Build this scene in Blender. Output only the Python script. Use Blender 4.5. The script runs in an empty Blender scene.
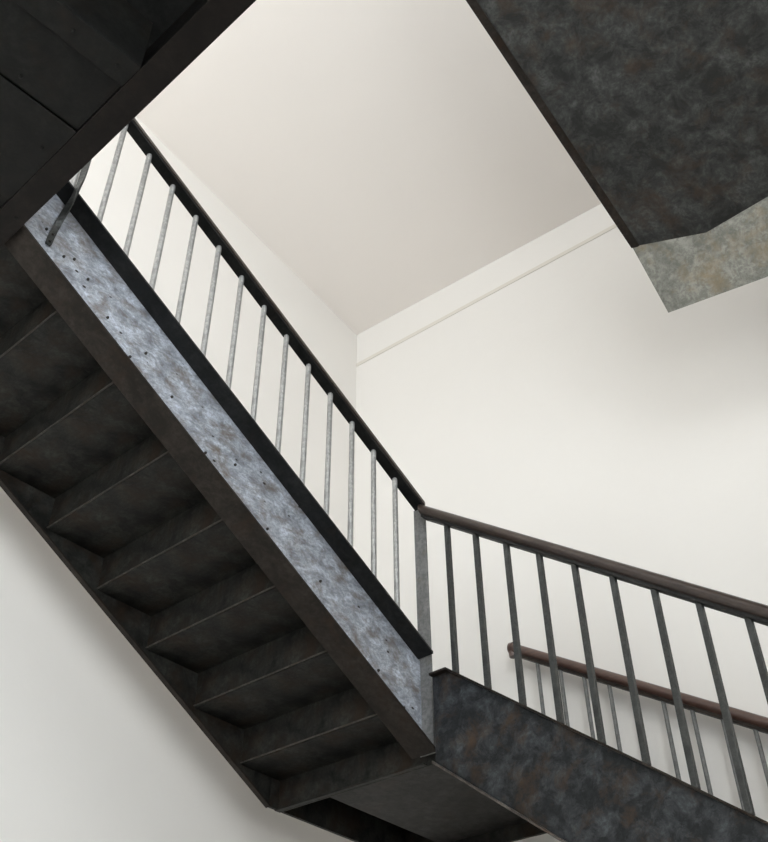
import bpy, bmesh, math, random
from mathutils import Vector, Matrix

# Everything is laid out in stair units (origin: foot of the turn newel, x along the
# lower flight, y along the upper flight, z up) and built in metres.
K = 1.3
ZO = 1.8946 * K + 1.6                       # height of the newel foot above the floor
def W(x, y, z): return Vector((x * K, y * K, z * K + ZO))

random.seed(7)
sc = bpy.context.scene
COL = sc.collection

# ------------------------------------------------------------------ materials
def new_mat(name):
    m = bpy.data.materials.new(name); m.use_nodes = True
    nt = m.node_tree
    for n in list(nt.nodes): nt.nodes.remove(n)
    out = nt.nodes.new('ShaderNodeOutputMaterial')
    b = nt.nodes.new('ShaderNodeBsdfPrincipled')
    nt.links.new(b.outputs[0], out.inputs[0])
    return m, nt, b

def noise(nt, vec, scale, detail=6, rough=.6, dist=0.0):
    n = nt.nodes.new('ShaderNodeTexNoise')
    n.inputs['Scale'].default_value = scale; n.inputs['Detail'].default_value = detail
    n.inputs['Roughness'].default_value = rough; n.inputs['Distortion'].default_value = dist
    nt.links.new(vec, n.inputs['Vector']); return n.outputs['Fac']

def ramp(nt, fac, stops):
    r = nt.nodes.new('ShaderNodeValToRGB')
    el = r.color_ramp.elements
    while len(el) < len(stops): el.new(.5)
    for e, (p, c) in zip(el, stops):
        e.position = p; e.color = (c[0], c[1], c[2], 1) if hasattr(c, '__len__') else (c, c, c, 1)
    nt.links.new(fac, r.inputs[0]); return r.outputs[0]

def mix(nt, fac, a, b, mode='MIX'):
    m = nt.nodes.new('ShaderNodeMix'); m.data_type = 'RGBA'; m.blend_type = mode
    if isinstance(fac, (int, float)): m.inputs[0].default_value = fac
    else: nt.links.new(fac, m.inputs[0])
    for i, v in ((6, a), (7, b)):
        if isinstance(v, tuple): m.inputs[i].default_value = (*v, 1)
        else: nt.links.new(v, m.inputs[i])
    return m.outputs[2]

def coords(nt, scale=(1, 1, 1), rot=(0, 0, 0)):
    t = nt.nodes.new('ShaderNodeTexCoord'); mp = nt.nodes.new('ShaderNodeMapping')
    mp.inputs['Scale'].default_value = scale; mp.inputs['Rotation'].default_value = rot
    nt.links.new(t.outputs['Object'], mp.inputs[0]); return mp.outputs[0]

def bump(nt, b, h, strength, dist=.01):
    n = nt.nodes.new('ShaderNodeBump'); n.inputs['Strength'].default_value = strength
    n.inputs['Distance'].default_value = dist
    nt.links.new(h, n.inputs['Height']); nt.links.new(n.outputs[0], b.inputs['Normal'])

def plaster(name, col, col2):
    m, nt, b = new_mat(name); v = coords(nt)
    f = ramp(nt, noise(nt, v, .7, 5, .6, .4), [(.3, 0.), (.7, 1.)])
    nt.links.new(mix(nt, f, col, col2), b.inputs['Base Color'])
    b.inputs['Roughness'].default_value = .85
    bump(nt, b, noise(nt, v, 3.0, 8, .55), .18, .02)
    return m

def steel(name, dark, light, rust, rust_amt, rough=.45, metal=.7, scale=1.0, contrast=(.35, .68), spots=False, rot=(0, 0, 0), stretch=(1, 1, 1)):
    """weathered mill steel: blotchy scale, pale worn patches, rust"""
    m, nt, b = new_mat(name); v = coords(nt, stretch, rot)
    n1 = noise(nt, v, 4.5 * scale, 9, .72, .35)
    n2 = noise(nt, v, 18 * scale, 8, .75, .3)
    blot = ramp(nt, n1, [(contrast[0] + .04, 0.), (contrast[1] - .04, 1.)])
    fine = ramp(nt, n2, [(.44, 0.), (.58, 1.)])
    c = mix(nt, blot, dark, light)
    mid = tuple(.5 * (x + y) for x, y in zip(dark, light))
    fm = nt.nodes.new('ShaderNodeMath'); fm.operation = 'MULTIPLY'; fm.inputs[1].default_value = .6
    nt.links.new(fine, fm.inputs[0])
    c = mix(nt, fm.outputs[0], c, tuple(x * .5 for x in mid))
    # mid-scale rust blooms
    r1 = noise(nt, v, 3.1 * scale, 7, .68, .3)
    rf = ramp(nt, r1, [(.56 - .1 * rust_amt, 0.), (.76 - .1 * rust_amt, .85)])
    c = mix(nt, rf, c, rust)
    if spots:
        vo = nt.nodes.new('ShaderNodeTexVoronoi'); vo.inputs['Scale'].default_value = 13
        vo.inputs['Randomness'].default_value = 1
        nt.links.new(v, vo.inputs['Vector'])
        sf = ramp(nt, vo.outputs['Distance'], [(.07, 1.), (.11, 0.)])
        c = mix(nt, sf, c, (.03, .025, .02))
    nt.links.new(c, b.inputs['Base Color'])
    b.inputs['Metallic'].default_value = metal; b.inputs['Specular IOR Level'].default_value = .3
    rr = nt.nodes.new('ShaderNodeMapRange'); rr.inputs[3].default_value = rough - .1; rr.inputs[4].default_value = rough + .18
    nt.links.new(n2, rr.inputs[0]); nt.links.new(rr.outputs[0], b.inputs['Roughness'])
    bump(nt, b, n2, .25, .004)
    return m

def wood(name, a, c, rot):
    m, nt, b = new_mat(name); v = coords(nt, (1, 1, 1), rot)
    mp = nt.nodes.new('ShaderNodeMapping'); mp.inputs['Scale'].default_value = (1.2, 40, 40)
    nt.links.new(v, mp.inputs[0])
    f = ramp(nt, noise(nt, mp.outputs[0], 1.6, 6, .6, .5), [(.3, 0.), (.7, 1.)])
    nt.links.new(mix(nt, f, a, c), b.inputs['Base Color'])
    b.inputs['Roughness'].default_value = .33
    bump(nt, b, f, .08, .002)
    return m

SL_A, SL_B = .52461, .73408
M_WALL = plaster('warm_white_plaster', (.82, .79, .75), (.80, .77, .73))
M_CEIL = plaster('cream_ceiling_plaster', (.90, .845, .795), (.885, .83, .78))
M_TRIM = plaster('shadow_line_plaster', (.72, .68, .61), (.71, .67, .60))  # darker plaster, stands for the ledge's shadow line
M_FLOOR = plaster('stone_floor', (.16, .152, .142), (.13, .124, .115))
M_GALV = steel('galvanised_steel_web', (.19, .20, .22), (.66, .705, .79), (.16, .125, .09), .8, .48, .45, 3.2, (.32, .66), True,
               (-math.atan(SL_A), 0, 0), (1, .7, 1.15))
M_WEB = steel('shade_toned_steel_web', (.016, .017, .018), (.10, .108, .116), (.070, .043, .024), .5, .42, .5, 2.3, (.42, .76))  # web coloured dark, partly for the weaker light on this face
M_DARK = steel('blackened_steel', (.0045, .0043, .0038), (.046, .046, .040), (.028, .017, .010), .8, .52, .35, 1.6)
M_DARKER = steel('near_black_steel', (.003, .003, .0027), (.014, .014, .012), (.012, .008, .005), .6, .52, .3, 1.6)  # darker version of the blackened steel
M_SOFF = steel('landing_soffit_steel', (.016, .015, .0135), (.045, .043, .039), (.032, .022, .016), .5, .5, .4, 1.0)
M_FLNG = steel('browned_steel_flange', (.016, .0125, .010), (.046, .037, .030), (.036, .021, .013), .5, .5, .5, 1.5)
M_FLNGB = steel('pale_brown_steel', (.06, .052, .045), (.15, .135, .12), (.09, .06, .04), .4, .5, .5, 2.0)  # paler brown: lower flange, and painted highlights on the step edges
M_LIP = steel('black_steel_flange', (.014, .014, .0135), (.034, .034, .032), (.028, .021, .015), .2, .5, .5, 1.5)
M_BLACK = steel('black_painted_steel', (.012, .012, .011), (.038, .037, .034), (.04, .025, .017), .2, .55, .3, 1.2)
M_BARF = steel('thin_grey_bar', (.16, .16, .155), (.24, .24, .235), (.16, .14, .11), .1, .6, .2, 2.5)
M_BAR = steel('grey_steel_bar', (.30, .30, .292), (.50, .50, .49), (.2, .18, .15), .1, .4, .6, 2.5)
M_BARD = steel('dark_grey_steel_bar', (.050, .052, .050), (.085, .088, .084), (.06, .05, .04), .1, .4, .6, 2.5)
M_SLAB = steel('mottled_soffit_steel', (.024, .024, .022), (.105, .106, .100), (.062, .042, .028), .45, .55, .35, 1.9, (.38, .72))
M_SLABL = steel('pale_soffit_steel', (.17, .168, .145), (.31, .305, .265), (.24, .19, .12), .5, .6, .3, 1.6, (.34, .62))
M_WOOD = wood('dark_brown_handrail_wood', (.024, .016, .0125), (.052, .035, .027), (0, 0, 0))
M_WOOD2 = wood('red_brown_handrail_wood', (.060, .033, .026), (.108, .060, .046), (0, 0, 0))
M_BOLT = steel('dark_bolt_steel', (.03, .028, .026), (.10, .095, .09), (.08, .05, .03), .3, .4, .7, 6)

# ------------------------------------------------------------------ mesh helpers (stair units in, metres out)
class MB:
    def __init__(s): s.bm = bmesh.new()
    def face_prism(s, pts, off):
        """closed prism: polygon pts extruded by vector off (stair units)"""
        a = [s.bm.verts.new(Vector(p)) for p in pts]
        b = [s.bm.verts.new(Vector(p) + Vector(off)) for p in pts]
        n = len(pts)
        s.bm.faces.new(a); s.bm.faces.new(list(reversed(b)))
        for i in range(n):
            j = (i + 1) % n
            s.bm.faces.new((a[j], a[i], b[i], b[j]))
        return s
    def box(s, x0, x1, y0, y1, z0, z1):
        return s.face_prism([(x0, y0, z0), (x1, y0, z0), (x1, y1, z0), (x0, y1, z0)], (0, 0, z1 - z0))
    def sweep(s, prof, p0, p1, vert=True, ring=None):
        """profile list of (u,v) swept from p0 to p1; end cuts vertical; u = horizontal side, v = up"""
        p0, p1 = Vector(p0), Vector(p1)
        d = p1 - p0; h = Vector((d.x, d.y, 0)).normalized() if (abs(d.x) + abs(d.y)) > 1e-6 else Vector((1, 0, 0))
        side = Vector((h.y, -h.x, 0))
        rings = []
        for p in (p0, p1):
            rings.append([s.bm.verts.new(p + side * u + Vector((0, 0, v))) for u, v in prof])
        n = len(prof)
        s.bm.faces.new(rings[0]); s.bm.faces.new(list(reversed(rings[1])))
        for i in range(n):
            j = (i + 1) % n
            s.bm.faces.new((rings[0][j], rings[0][i], rings[1][i], rings[1][j]))
        return s
    def tube(s, pts, rad, seg=12, flat=1.0):
        pts = [Vector(p) for p in pts]; rings = []
        for i, p in enumerate(pts):
            t = (pts[min(i + 1, len(pts) - 1)] - pts[max(i - 1, 0)]).normalized()
            a = t.cross(Vector((0, 0, 1)))
            if a.length < 1e-3: a = Vector((1, 0, 0))
            a.normalize(); b = a.cross(t).normalized()
            r = rad[i] if hasattr(rad, '__len__') else rad
            rings.append([s.bm.verts.new(p + a * r * math.cos(2 * math.pi * k / seg) + b * r * flat * math.sin(2 * math.pi * k / seg)) for k in range(seg)])
        s.bm.faces.new(list(reversed(rings[0]))); s.bm.faces.new(rings[-1])
        for r0, r1 in zip(rings, rings[1:]):
            for k in range(seg):
                j = (k + 1) % seg
                s.bm.faces.new((r0[k], r0[j], r1[j], r1[k]))
        return s
    def build(s, name, mat, parent=None, origin=(0, 0, 0), bevel=0.0, smooth=False, seg=2):
        """origin: stair-unit point that becomes the object's origin"""
        o3 = Vector(origin)
        bmesh.ops.recalc_face_normals(s.bm, faces=s.bm.faces)
        for v in s.bm.verts: v.co = (v.co - o3) * K
        me = bpy.data.meshes.new(name); s.bm.to_mesh(me); s.bm.free()
        me.materials.append(mat)
        if smooth:
            for p in me.polygons: p.use_smooth = True
        ob = bpy.data.objects.new(name, me); COL.objects.link(ob)
        wl = W(*origin)
        if parent is None: ob.location = wl
        else:
            ob.parent = parent
            base = Vector(parent['_w']) if '_w' in parent else parent.location
            ob.location = wl - base
        ob['_w'] = tuple(wl)
        if bevel:
            b = ob.modifiers.new('bevel', 'BEVEL'); b.width = bevel * K; b.segments = seg; b.limit_method = 'ANGLE'
        if smooth:
            e = ob.modifiers.new('edges', 'EDGE_SPLIT'); e.split_angle = math.radians(40)
        return ob

def thing(name, label, cat, origin, group=None):
    o = bpy.data.objects.new(name, None); COL.objects.link(o)
    o.location = W(*origin); o['_w'] = tuple(o.location); o.empty_display_size = .1
    o['label'] = label; o['category'] = cat
    if group: o['group'] = group
    return o

def structure(ob): ob['kind'] = 'structure'; return ob

def copy_part(src, parent, origin, rot=None):
    c = src.copy(); COL.objects.link(c); c.parent = parent
    c.location = W(*origin) - Vector(parent['_w']); c['_w'] = tuple(W(*origin))
    if rot: c.rotation_euler = rot
    return c

# ------------------------------------------------------------------ the room
XL, YB, XR, YF = -1.21, .90, 3.2, -5.4
ZF = -ZO / K
ZC0 = 3.090
CTX, CTY = -.0922, -.2017                    # the roof slopes up away from the back wall
def zc(x, y): return ZC0 + CTX * (x - XL) + CTY * (y - YB)

T = .2
def quad_wall(name, pts, off, mat): return structure(MB().face_prism(pts, off).build(name, mat))
structure(MB().box(XL - T, XR + T, YF - T, YB + T, ZF - .15, ZF).build('floor', M_FLOOR))
quad_wall('ceiling', [(XL - T, YF - T, zc(XL - T, YF - T)), (XR + T, YF - T, zc(XR + T, YF - T)), (XR + T, YB + T, zc(XR + T, YB + T)), (XL - T, YB + T, zc(XL - T, YB + T))], (0, 0, .2), M_CEIL)
quad_wall('wall_left', [(XL, YF, ZF), (XL, YB + T, ZF), (XL, YB + T, zc(XL, YB + T)), (XL, YF, zc(XL, YF))], (-T, 0, 0), M_WALL)
quad_wall('wall_back', [(XL, YB, ZF), (XR, YB, ZF), (XR, YB, zc(XR, YB)), (XL, YB, zc(XL, YB))], (0, T, 0), M_WALL)

def wall_with_window(name, axis, val, sgn, a0, a1, w0, w1, z0, z1, ztop, sill=None):
    """wall in plane axis=val with one opening, built as one mesh of four blocks"""
    m = MB()
    def blk(p, q, r, t0, t1):
        if axis == 'x': m.face_prism([(val, p, r), (val, q, r), (val, q, t1), (val, p, t0)], (sgn * T, 0, 0))
        else: m.face_prism([(p, val, r), (q, val, r), (q, val, t1), (p, val, t0)], (0, sgn * T, 0))
    blk(a0, w0, ZF, ztop(a0), ztop(w0)); blk(w1, a1, ZF, ztop(w1), ztop(a1))
    blk(w0, w1, ZF, z0, z0); blk(w0, w1, z1, ztop(w0), ztop(w1))
    if sill: blk(w0, w1, sill[0], sill[1], sill[1])
    return structure(m.build(name, M_WALL))

WR = (-5.1, -2.0, .2, 2.7)  # unseen opening, added to let daylight in from the right
WR2 = (-5.1, -1.6, -1.8, .0)   # lower window under it, unseen, added for more light low down     # window opening of the right wall: y0, y1, z0, z1
WF = (-1.0, .2, 1.6, 3.8)       # unseen window opening added in the front wall: x0, x1, z0, z1
wall_with_window('wall_right', 'x', XR, 1, YF, YB + T, WR[0], WR[1], WR2[2], WR[3], lambda y: zc(XR, y), (WR2[3], WR[2]))
wall_with_window('wall_front', 'y', YF, -1, XL - T, XR + T, WF[0], WF[1], WF[2], WF[3], lambda x: zc(x, YF))

m, nt, b = new_mat('window_glass')
for n in list(nt.nodes): nt.nodes.remove(n)
o_ = nt.nodes.new('ShaderNodeOutputMaterial'); tr = nt.nodes.new('ShaderNodeBsdfTransparent'); gl = nt.nodes.new('ShaderNodeBsdfGlossy')
gl.inputs['Roughness'].default_value = .02; mx = nt.nodes.new('ShaderNodeMixShader'); mx.inputs[0].default_value = .06
nt.links.new(tr.outputs[0], mx.inputs[1]); nt.links.new(gl.outputs[0], mx.inputs[2]); nt.links.new(mx.outputs[0], o_.inputs[0])
M_GLASS = m
def window(name, axis, val, sgn, w, nx, nz):
    a0, a1, z0, z1 = w; f = .04; c = val + sgn * T * .5
    m = MB()
    def bar(p, q, r, s_):
        if axis == 'x': m.box(c - .03, c + .03, p, q, r, s_)
        else: m.box(p, q, c - .03, c + .03, r, s_)
    bar(a0, a0 + f, z0, z1); bar(a1 - f, a1, z0, z1); bar(a0 + f, a1 - f, z0, z0 + f); bar(a0 + f, a1 - f, z1 - f, z1)
    for i in range(1, nx): p = a0 + (a1 - a0) * i / nx; bar(p - .015, p + .015, z0 + f, z1 - f)
    fr = structure(m.build(name, M_BLACK, origin=(c, (a0 + a1) / 2, z0) if axis == 'x' else ((a0 + a1) / 2, c, z0)))
    m2 = MB()
    if axis == 'x': m2.box(c - .004, c + .004, a0 + f, a1 - f, z0 + f, z1 - f)
    else: m2.box(a0 + f, a1 - f, c - .004, c + .004, z0 + f, z1 - f)
    m2.build('added_window_pane', M_GLASS, fr)
window('added_window_1', 'x', XR, 1, WR, 4, 1)  # out-of-view windows, added so daylight can enter
window('added_window_3', 'x', XR, 1, WR2, 4, 1)
window('added_window_2', 'y', YF, -1, WF, 3, 1)

# ledge line on the back wall: strip coloured darker for the shadow under it
zb0 = 2.819; tb = -.0674
structure(MB().face_prism([(XL, YB, zb0), (XR, YB, zb0 + tb * (XR - XL)), (XR, YB, zb0 - .030 + tb * (XR - XL)), (XL, YB, zb0 - .030)], (0, -.004, 0)).build('trim_1', M_TRIM, bevel=.002))

# ------------------------------------------------------------------ upper flight (runs along y, rises toward -y)
WA, HA = .876, .3885
YT = -2.045                       # where the flight meets the upper landing
def zA(y): return -SL_A * y
fa = thing('stair_flight', 'long steel stair flight with pale bluish side beam, rising to the upper left', 'stair flight', (0, 0, -HA), 'steel stair flights')
y0A = .036
def beam_A(name, xo, out, mats, parent):
    """I-shaped stringer; xo outer face x, out=+1 when the wide top lip looks to +x"""
    m = MB()
    web_x = xo - out * .068
    yW = .046
    pts = lambda x, zt, zb: [(x, yW, zA(yW) + zt), (x, YT, zA(YT) + zt), (x, YT, zA(YT) + zb), (x, yW, zA(yW) + zb)]
    m.face_prism(pts(web_x, -.008, -HA + .008), (-out * .012, 0, 0))
    web = m.build(name, mats[0], parent, origin=(web_x, 0, -HA))
    t = MB(); t.face_prism([(xo + out * .008, y0A, zA(y0A)), (xo + out * .008, YT, zA(YT)), (xo - out * .090, YT, zA(YT)), (xo - out * .090, y0A, zA(y0A))], (0, 0, -.011))
    t.build('top_flange', mats[1], web, origin=(web_x, 0, 0), bevel=.0015)
    b_ = MB(); b_.face_prism([(xo + out * .004, y0A, zA(y0A) - HA), (xo + out * .004, YT, zA(YT) - HA), (xo - out * .112, YT, zA(YT) - HA), (xo - out * .112, y0A, zA(y0A) - HA)], (0, 0, .011))
    b_.build('bottom_flange', mats[2], web, origin=(web_x, 0, -HA), bevel=.0015)
    return web
sA = beam_A('stringer', 0, 1, (M_GALV, M_LIP, M_FLNG), fa); sA['label'] = 'pale bluish galvanised side beam facing the well'
# outer stringer (dark), its flange turned inwards
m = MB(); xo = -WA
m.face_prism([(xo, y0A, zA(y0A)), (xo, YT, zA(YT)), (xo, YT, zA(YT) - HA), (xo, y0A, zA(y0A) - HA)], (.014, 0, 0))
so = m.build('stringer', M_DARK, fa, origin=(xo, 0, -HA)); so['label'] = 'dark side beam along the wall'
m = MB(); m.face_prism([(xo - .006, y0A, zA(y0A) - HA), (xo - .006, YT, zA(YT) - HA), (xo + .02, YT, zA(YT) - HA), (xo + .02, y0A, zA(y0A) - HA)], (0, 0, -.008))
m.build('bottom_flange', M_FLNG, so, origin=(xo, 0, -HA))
# folded steps: riser + tread plate, convex bottom edges seen from below
RUN = .2735; RISE = RUN * SL_A; TH = .010
xs0, xs1 = -WA + .015, -.081
def step_A(k):
    yb = -.135 - RUN * k                          # bottom edge of this riser (toward +y: downhill)
    zb = zA(yb) - HA + .030
    m = MB()
    # riser plate: faces downhill, a pale strip on its bottom edge paints the edge highlight
    m.box(xs0, xs1, yb, yb + TH, zb, zb + RISE)
    yn = yb - RUN
    top = min(RISE, RISE)
    m.box(xs0, xs1, max(yn, YT + .004), yb, zb + RISE - TH, zb + RISE + .0002)
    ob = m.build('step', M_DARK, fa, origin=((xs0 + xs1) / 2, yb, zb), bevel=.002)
    e = MB(); e.box(xs0, xs1, yb - .004, yb + TH + .001, zb - .0045, zb - .0002)  # pale strip, the riser edge's highlight put into the colour
    e.build('edge_strip', M_FLNGB, ob, origin=((xs0 + xs1) / 2, yb, zb))
    return ob
for k in range(7):
    st = step_A(k)
# last riser at the foot of the flight, on which the corner landing hangs
m = MB(); ye = .085; ze = zA(ye) - HA + .010; z0_ = zA(-.135) - HA + .030
m.box(xs0, -.006, ye, ye + TH, ze, z0_)
m.box(xs0, xs1, -.135, ye, z0_ - TH, z0_ + .0002)
m.box(xs0, xs1, ye - .022, ye, ze, ze + .006)
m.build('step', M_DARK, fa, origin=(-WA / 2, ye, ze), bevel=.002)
# bolts and holes on the pale web
random.seed(3)
def bolt_mesh():
    m = MB(); r = .0055
    m.tube([(0, 0, 0), (.004, 0, 0), (.007, 0, 0)], [r, r, r * .7], 8)
    return m
bolt0 = bolt_mesh().build('bolt', M_BOLT, sA, origin=(0, 0, 0), smooth=True)
bspots = [(-1.985, .07), (-1.96, .045), (-1.93, .19), (-1.85, .085), (-1.84, .17), (-1.80, .21), (-1.74, .09), (-1.73, .20), (-1.62, .15), (-1.50, .11), (-1.44, .20), (-1.30, .16), (-1.12, .11), (-.98, .21), (-.80, .12), (-.52, .18), (-.20, .12), (-.06, .10)]
for i, (yy, up) in enumerate(bspots):
    og = (-.068, yy, zA(yy) - HA + up)
    if i == 0:
        bolt0.location = W(*og) - Vector(sA['_w'])
    else: copy_part(bolt0, sA, og)

# ------------------------------------------------------------------ railing of the upper flight
RA = .61717
ra = thing('stair_railing', 'steep railing of pale round bars standing on the pale bluish side beam', 'railing', (0, 0, 0), 'well side stair railings')
bar_r = .0112
def bal_round(h, top_slope):
    m = MB(); m.tube([(0, 0, 0), (0, 0, h - .012), (0, 0, h - .004), (0, 0, h)], [bar_r, bar_r, bar_r * .9, bar_r * .6], 12)
    return m
hb = RA - .002
b0 = bal_round(hb, 0).build('baluster', M_BAR, ra, origin=(0, 0, 0), smooth=True)
A0 = .15893; SPA = .135
first = True
for k in range(14):
    yy = -(A0 + k * SPA)
    og = (-.005, yy, zA(yy) + .001)
    if first: b0.location = W(*og) - Vector(ra['_w']); first = False
    else: copy_part(b0, ra, og)
yr0, yr1 = -.005, YT - .02
m = MB()
m.sweep([(-.024, RA), (.024, RA), (.024, RA + .012), (-.024, RA + .012)], (0, yr0, zA(yr0)), (0, yr1, zA(yr1)))
m.build('rail_bar', M_LIP, ra, origin=(0, yr0, RA), bevel=.001)
def half_round(w, h, base, n=10):
    p = [(-w, base), (w, base)]
    for i in range(n + 1):
        a = math.pi * i / n
        p.append((w * math.cos(a) * 1.0, base + .35 * h + .65 * h * math.sin(a)))
    return p
m = MB(); m.sweep(half_round(.027, .036, RA + .0125), (0, yr0 + .006, zA(yr0 + .006)), (0, yr1, zA(yr1)))
hr = m.build('handrail', M_WOOD, ra, origin=(0, yr0, RA + .0125), smooth=True); hr['label'] = 'dark brown wooden handrail'
# newel: flat bar at the turn, running down past the side beam
m = MB(); m.box(-.075, -.016, .0465, .058, -HA - .012, RA + .054)
nw = m.build('newel_post', M_BARF, ra, origin=(-.02, .043, -HA), bevel=.0015)
# twisted flat brace bolted to the face of the side beam
m = MB()
keys = [(-.063, -1.909, .748), (-.062, -1.906, .80), (-.048, -1.904, .85), (.012, -1.902, .955), (.024, -1.901, 1.03), (.027, -1.900, 1.15), (.020, -1.900, 1.35), (.004, -1.900, 1.609)]
keys = [Vector(k) for k in keys]; P0 = keys[0]
path = [a.lerp(b, t / 6) for a, b in zip(keys, keys[1:]) for t in range(6)] + [keys[-1]]
for _ in range(3): path = [path[0]] + [(path[i - 1] + path[i] * 2 + path[i + 1]) / 4 for i in range(1, len(path) - 1)] + [path[-1]]
N_ = len(path) - 1
rings = []
for i, p in enumerate(path):
    t = (path[min(i + 1, N_)] - path[max(i - 1, 0)]).normalized()
    a = Vector((0, 1, 0)); a = (a - t * a.dot(t)).normalized(); c_ = a.cross(t).normalized()
    tw = math.radians(75) * min(1, max(0, (p.z - .83) / .12)) * (1 - .6 * min(1, max(0, (p.z - 1.0) / .12)))
    u = a * math.cos(tw) + c_ * math.sin(tw); v = c_ * math.cos(tw) - a * math.sin(tw)
    hw, ht = .012, .004
    if i == 0: hw = .010
    rings.append([m.bm.verts.new(p + u * hw * su + v * ht * sv) for su, sv in ((-1, -1), (1, -1), (1, 1), (-1, 1))])
m.bm.faces.new(rings[0]); m.bm.faces.new(list(reversed(rings[-1])))
for r0, r1 in zip(rings, rings[1:]):
    for k in range(4): j = (k + 1) % 4; m.bm.faces.new((r0[j], r0[k], r1[k], r1[j]))
br = m.build('twisted_brace', M_BARD, ra, origin=tuple(P0), bevel=.001); br['label'] = 'twisted flat bar bolted to the side beam'
for p in (Vector((-.059, -1.908, .762)), Vector((-.058, -1.906, .800))):
    mm = bolt_mesh(); bo = mm.build('bolt', M_BOLT, br, origin=(0, 0, 0), smooth=True)
    bo.location = W(p.x, p.y, p.z) - Vector(br['_w'])

# ------------------------------------------------------------------ corner landing
WB = .82
la = thing('stair_landing', 'small dark steel corner landing where the two stair flights meet', 'landing', (-WA / 2, .3, -.40), None)
zlb = -HA - .050
yL0, yL1 = .031, YB - .002
m = MB(); m.box(-WA, -WA + .014, yL0, yL1, -.4125, zlb + .385)
m.build('edge_beam', M_DARK, la, origin=(-WA, .3, zlb))['label'] = 'dark edge beam facing the left wall'
m = MB(); m.box(-WA + .0145, -.005, yL1 - .014, yL1, zlb, zlb + .385)
m.build('edge_beam', M_DARK, la, origin=(-WA / 2, YB, zlb))['label'] = 'dark edge beam on the back wall'
m = MB(); m.box(-WA + .0145, .004, ye + TH + .001, yL1 - .0145, -.155, -.142)
m.build('deck_plate', M_DARK, la, origin=(-WA / 2, .3, -.15))
m = MB(); m.box(-WA + .22, -.002, ye + TH + .001, yL1 - .0145, zlb + .055, zlb + .063)
m.build('soffit_plate', M_SOFF, la, origin=(-WA / 2, .3, zlb + .05))
# ------------------------------------------------------------------ lower flight (runs along x, falls toward +x)
BZ, HB, SPB, RB, B0 = -.05532, .378, .13703, .63785, .13583
BEND = .095
def zB(x): return BZ - SL_B * x
XE = 3.196
fb = thing('stair_flight', 'dark mottled steel stair flight descending to the lower right along the back wall', 'stair flight', (0, 0, BZ - HB), 'steel stair flights')
def poly_B(y, top=0, bot=0):
    return [(.016, y, zB(BEND) - top), (BEND, y, zB(BEND) - top), (XE, y, zB(XE) - top), (XE, y, zB(XE) - HB + bot), (.016, y, zB(.016) - HB + bot)]
m = MB(); m.face_prism(poly_B(.012), (0, .012, 0))
sB = m.build('stringer', M_WEB, fb, origin=(0, .012, BZ - HB)); sB['label'] = 'dark toned side beam with rust patches'
m = MB()
m.face_prism([(.016, -.010, zB(BEND)), (BEND, -.010, zB(BEND)), (BEND, .036, zB(BEND)), (.016, .036, zB(BEND))], (0, 0, .009))
m.face_prism([(BEND, -.010, zB(BEND)), (XE, -.010, zB(XE)), (XE, .036, zB(XE)), (BEND, .036, zB(BEND))], (0, 0, .009))
m.build('top_flange', M_FLNG, sB, origin=(0, 0, zB(0)), bevel=.001)
m = MB()
m.face_prism([(.016, -.012, zB(.016) - HB), (XE, -.012, zB(XE) - HB), (XE, .060, zB(XE) - HB), (.016, .060, zB(.016) - HB)], (0, 0, -.010))
m.build('bottom_flange', M_FLNGB, sB, origin=(0, 0, BZ - HB), bevel=.001)
yo = WB - .02
m = MB(); m.face_prism([(.01, yo, zB(.01)), (XE, yo, zB(XE)), (XE, yo, zB(XE) - HB - .03), (.01, yo, zB(.01) - HB - .03)], (0, .012, 0))
m.build('stringer', M_DARK, fb, origin=(0, yo, BZ - HB))['label'] = 'dark side beam along the back wall'
RUNB = .262; RISB = RUNB * SL_B
for k in range(11):
    xb = .02 + RUNB * k; zt = zB(xb) - HB + .03
    m = MB()
    m.box(xb, xb + TH, .025, yo - .001, zt - 0 , zt + RISB)
    m.box(xb + TH, min(xb + RUNB, XE), .025, yo - .001, zt - RISB * 0, zt + TH)
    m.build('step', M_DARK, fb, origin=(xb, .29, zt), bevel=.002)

# railing of the lower flight
rb = thing('stair_railing', 'railing of dark square bars under thick brown handrail on the lower right flight', 'railing', (0, 0, BZ), 'well side stair railings')
m = MB(); hs = .0098
m.box(-hs, hs, -hs, hs, -.011, RB)
c0 = m.build('baluster', M_BARD, rb, origin=(0, 0, 0), bevel=.0018)
for k in range(22):
    xx = B0 + SPB * k
    og = (xx, 0, zB(xx) + .009 - .006)
    if k == 0: c0.location = W(*og) - Vector(rb['_w'])
    else: copy_part(c0, rb, og)
xr0 = .012
m = MB(); m.sweep([(-.020, RB - .006), (.020, RB - .006), (.020, RB + .008), (-.020, RB + .008)], (xr0 + .004, 0, zB(xr0)), (XE, 0, zB(XE)))
m.build('rail_bar', M_LIP, rb, origin=(0, 0, RB), bevel=.001)
def oval(w, h, base, n=20):
    return [(w * math.cos(2 * math.pi * i / n), base + h + h * math.sin(2 * math.pi * i / n)) for i in range(n)]
m = MB(); m.sweep(oval(.033, .029, RB + .006), (xr0, 0, zB(xr0)), (XE, 0, zB(XE)))
m.build('handrail', M_WOOD, rb, origin=(0, 0, RB + .01), smooth=True)['label'] = 'thick dark brown wooden handrail'

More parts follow.
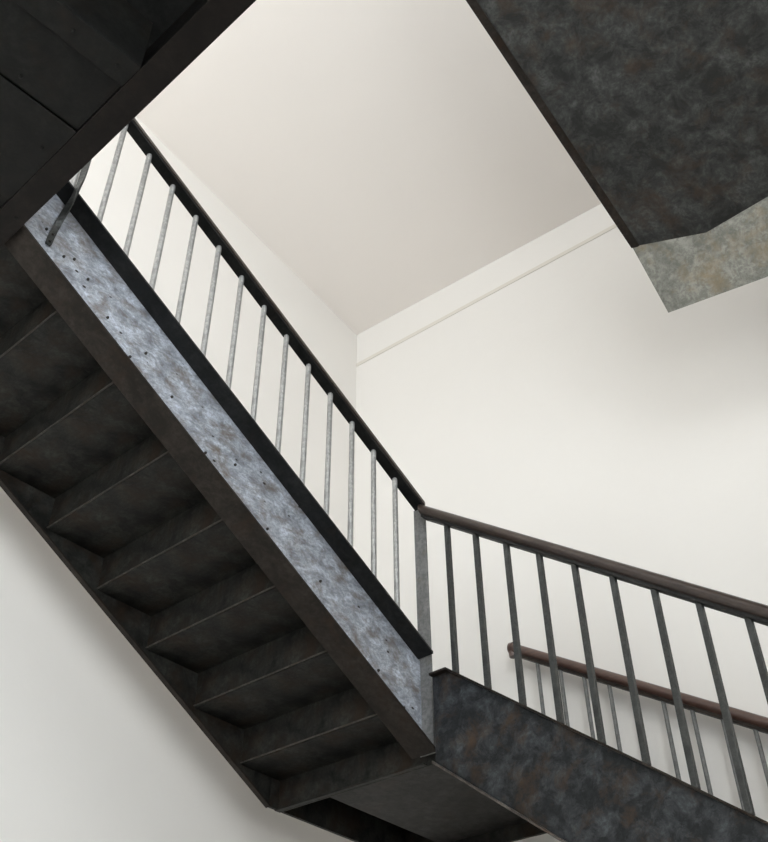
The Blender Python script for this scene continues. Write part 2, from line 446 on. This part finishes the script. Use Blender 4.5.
# far railing beside the back wall
rf = thing('stair_railing', 'thin red brown handrail on thin bars beside the back wall, behind the dark bars', 'railing', (-.13, .82, -.1), None)
yf = .82
def zf(x): return .322 - .611 * (x + .140)
m = MB(); m.sweep(oval(.027, .027, .0), (-.144, yf, zf(-.144)), (2.4, yf, zf(2.4)))
m.tube([(-.164, yf, zf(-.160) + .022), (-.158, yf, zf(-.154) + .025), (-.142, yf, zf(-.142) + .027)], [.014, .026, .029], 16)
m.tube([(-.146, yf, zf(-.146) - .016), (-.146, yf, zf(-.146) + .012)], [.019, .021], 14)
m.build('handrail', M_WOOD2, rf, origin=(-.13, yf, zf(-.13)), smooth=True)['label'] = 'red brown wooden handrail with rounded end'
m = MB(); m.sweep([(-.014, -.010), (.014, -.010), (.014, .004), (-.014, .004)], (-.140, yf, zf(-.140)), (2.4, yf, zf(2.4)))
m.build('rail_bar', M_FLNG, rf, origin=(-.13, yf, zf(-.13)))
m = MB()
prev = None
fars = [-.025 + .1095 * k for k in range(22)]
for k, xx in enumerate(fars):
    zt = zf(xx) - .006; zb_ = zB(max(xx, BEND)) + .0005
    m = MB(); m.tube([(0, 0, 0), (0, 0, zt - zb_)], .0085, 10)
    o = m.build('baluster', M_BARF, rf, origin=(0, 0, 0), smooth=True); o.location = W(xx, yf, zb_) - Vector(rf['_w']); o['_w'] = tuple(W(xx, yf, zb_))
 
# ------------------------------------------------------------------ upper landing across the top left
ul = thing('stair_landing', 'black steel landing overhead in the top left corner, with riveted soffit plates', 'landing', (1.1, -2.6, .65), None)
ZL = .65; YC1 = -3.25; XL0, XL1 = XL + .02, XR - .02
def channel(name, y, d, lab):
    m = MB()
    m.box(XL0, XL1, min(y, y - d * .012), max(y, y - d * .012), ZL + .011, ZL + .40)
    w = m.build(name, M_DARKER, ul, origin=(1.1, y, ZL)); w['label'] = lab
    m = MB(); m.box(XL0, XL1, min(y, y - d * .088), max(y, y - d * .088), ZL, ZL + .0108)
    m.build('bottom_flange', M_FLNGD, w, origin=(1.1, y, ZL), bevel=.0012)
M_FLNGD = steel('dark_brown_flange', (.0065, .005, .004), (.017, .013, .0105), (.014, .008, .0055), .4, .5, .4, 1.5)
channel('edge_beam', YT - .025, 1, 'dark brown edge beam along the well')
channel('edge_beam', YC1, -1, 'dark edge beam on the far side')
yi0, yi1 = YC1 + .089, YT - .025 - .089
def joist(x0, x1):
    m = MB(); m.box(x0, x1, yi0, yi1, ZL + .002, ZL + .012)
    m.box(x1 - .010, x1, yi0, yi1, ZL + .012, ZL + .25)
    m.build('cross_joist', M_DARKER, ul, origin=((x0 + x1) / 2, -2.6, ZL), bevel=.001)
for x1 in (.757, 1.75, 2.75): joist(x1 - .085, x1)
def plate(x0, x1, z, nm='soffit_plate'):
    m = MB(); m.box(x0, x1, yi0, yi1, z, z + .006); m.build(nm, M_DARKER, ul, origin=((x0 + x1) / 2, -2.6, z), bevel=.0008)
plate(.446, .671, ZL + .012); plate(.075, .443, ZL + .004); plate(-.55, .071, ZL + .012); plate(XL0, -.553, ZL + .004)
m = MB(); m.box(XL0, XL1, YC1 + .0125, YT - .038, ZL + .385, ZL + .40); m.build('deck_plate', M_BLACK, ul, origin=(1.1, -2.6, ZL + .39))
m = MB()
m.tube([(0, 0, .0), (0, 0, -.003), (0, 0, -.004)], [.007, .007, .005], 8)
rv = m.build('rivet', M_DARKER, ul, origin=(0, 0, 0), smooth=True)
rsp = [(.715, -2.36, ZL + .002), (.715, -2.21, ZL + .002), (.32, -2.20, ZL + .004), (.48, -2.38, ZL + .012), (.10, -2.22, ZL + .004), (.03, -2.105, ZL)]
for i, og in enumerate(rsp):
    if i == 0: rv.location = W(*og) - Vector(ul['_w'])
    else: copy_part(rv, ul, og)

ul.rotation_euler.z = -.0205
# ------------------------------------------------------------------ steel soffit of the flight at the top right
ud = thing('stair_flight', 'upper stair flight at top right with smooth mottled sheet steel underside and pale end', 'stair flight', (1.5, .6, 1.5), 'steel stair flights')
yw = .622
E0 = Vector((1.026, yw, 1.588)); E1 = Vector((3.29, yw, 1.588 - .19 * (3.29 - 1.026)))
Aq = Vector((1.025, .395, 1.862))
def on_main(x, y): return Vector((x, y, 1.862 - .10 * (x - 1.025) - .6 * (y - .395)))
def on_end(x, y): return Vector((x, y, 0))
Bq = on_main(1.345, .475); Cq = on_main(1.651, .447 - .02); 
Cx = on_main(3.29, .33)
Dx = on_main(3.29, -1.05); Dl = on_main(1.024, -1.05)
up = Vector((0, 0, .12))
def solid(polys_bottom):
    m = MB(); vm = {}
    return m
CAM = Vector((2.27487, -2.87464, -1.8946)); KD = .9
def far(p, d=Vector((0, 0, 0))):
    q = CAM + (Vector(p) - CAM) * KD; q.x = min(q.x, XR - .006); q.y = min(q.y, YB - .004); return q
E0, E1, Aq, Bq, Cx, Dx, Dl = [far(p) for p in (E0, E1, Aq, Bq, Cx, Dx, Dl)]
# main plate (one closed plate, 8 mm) with cheek above its edge
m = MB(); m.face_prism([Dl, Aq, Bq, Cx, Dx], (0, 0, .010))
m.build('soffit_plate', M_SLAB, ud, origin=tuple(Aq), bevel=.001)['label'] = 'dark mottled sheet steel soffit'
m = MB(); hp = on_main(1.42, .20)  # small dark disc that stands for a hole in the soffit
m.tube([hp + Vector((0, 0, -.001)), hp + Vector((0, 0, -.004))], [.016, .013], 14)
m.build('rivet', M_BOLT, ud, origin=tuple(hp), smooth=True)
# folded end sheet: facets from the crease down to the wall
m = MB(); bmv = m.bm
va = [bmv.verts.new(Vector(p) + Vector((0, 0, .0))) for p in (Aq, Bq, Cx, E0, E1)]
Fq = Bq.lerp(Cx, 0) 
Gq = Vector((XR - .006, .09, (Cx.z * .75 + E1.z * .25)))
vg = bmv.verts.new(Gq)
bt = [(va[0], va[1], va[3]), (va[1], vg, va[4], va[3]), (va[1], va[2], vg)]
for f in bt: bmv.faces.new(f)
r = bmesh.ops.extrude_face_region(bmv, geom=list(bmv.faces))
for v in [g for g in r['geom'] if isinstance(g, bmesh.types.BMVert)]: v.co += Vector((0, 0, .010))
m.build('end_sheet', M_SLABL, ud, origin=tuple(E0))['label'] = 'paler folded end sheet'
# cheek (side plate) and edge strip along the well side
m = MB(); m.face_prism([Dl + Vector((0, 0, .0102)), Aq + Vector((0, 0, .0102)), E0 + Vector((0, 0, .0102)), E0 + Vector((0, 0, .30)), Aq + Vector((0, 0, .12)), Dl + Vector((0, 0, .12))], (.012, 0, 0))
m.build('side_plate', M_FLNG, ud, origin=tuple(Aq))
m = MB(); q = Vector((-.004, 0, -.006))
m.face_prism([Dl + q, Aq + q, Aq + q + Vector((.036, .012, -.004)), Dl + q + Vector((.036, 0, -.004))], (0, 0, .0055))
m.build('edge_strip', M_FLNG, ud, origin=tuple(Aq), bevel=.0008)

# ------------------------------------------------------------------ daylight
world = bpy.data.worlds.new('sky'); sc.world = world; world.use_nodes = True
bg = world.node_tree.nodes['Background']
bg.inputs[0].default_value = (.91, .965, 1.0, 1); bg.inputs[1].default_value = 12.0
def portal(axis, val, w):
    ld = bpy.data.lights.new('added_window_daylight', 'AREA'); ld.shape = 'RECTANGLE'
    ld.size = (w[1] - w[0]) * K; ld.size_y = (w[3] - w[2]) * K
    try: ld.cycles.is_portal = True
    except Exception as e: print(e)
    o = bpy.data.objects.new('added_window_daylight', ld); COL.objects.link(o)
    a, z = (w[0] + w[1]) / 2, (w[2] + w[3]) / 2
    if axis == 'x': o.location = W(val, a, z); o.rotation_euler = (math.pi / 2, 0, math.pi / 2)
    else: o.location = W(a, val, z); o.rotation_euler = (math.pi / 2, 0, 0)
    return o
fb.location.z -= .012 * K
p1 = portal('x', XR + T + .02, WR)
p3 = portal('x', XR + T + .02, WR2)
p2 = portal('y', YF - T - .02, WF); p2.rotation_euler = (math.pi / 2, 0, math.pi)
# area lamps shine along local -Z: aim both into the room
p1.rotation_euler = Vector((-1, 0, 0)).to_track_quat('-Z', 'Y').to_euler()
p3.rotation_euler = p1.rotation_euler
p2.rotation_euler = Vector((0, 1, 0)).to_track_quat('-Z', 'Y').to_euler()

# ------------------------------------------------------------------ camera
cam = bpy.data.cameras.new('camera'); co = bpy.data.objects.new('camera', cam); COL.objects.link(co)
yaw, pitch, roll = -.80536, .74574, .05291
h = Vector((math.sin(yaw), math.cos(yaw), 0)); rr_ = Vector((math.cos(yaw), -math.sin(yaw), 0)); uu = Vector((0, 0, 1))
Fv = h * math.cos(pitch) + uu * math.sin(pitch); Uv = -h * math.sin(pitch) + uu * math.cos(pitch)
R2 = rr_ * math.cos(roll) + Uv * math.sin(roll); U2 = -rr_ * math.sin(roll) + Uv * math.cos(roll)
co.matrix_world = Matrix(((R2.x, U2.x, -Fv.x, 0), (R2.y, U2.y, -Fv.y, 0), (R2.z, U2.z, -Fv.z, 0), (0, 0, 0, 1)))
co.location = W(2.27487, -2.87464, -1.8946)
cam.sensor_fit = 'HORIZONTAL'; cam.sensor_width = 36; cam.lens = 1026.88 / 768 * 36
cam.shift_x = (384 - 311.485) / 768; cam.shift_y = (358.82 - 421) / 768
cam.clip_start = .02
sc.camera = co

for o in bpy.data.objects:
    if '_w' in o: del o['_w']
vs = sc.view_settings; sc.display_settings.display_device = 'sRGB'
vs.view_transform = 'Standard'; vs.look = 'None'; vs.gamma = 1; vs.use_curve_mapping = False
vs.exposure = -0.15
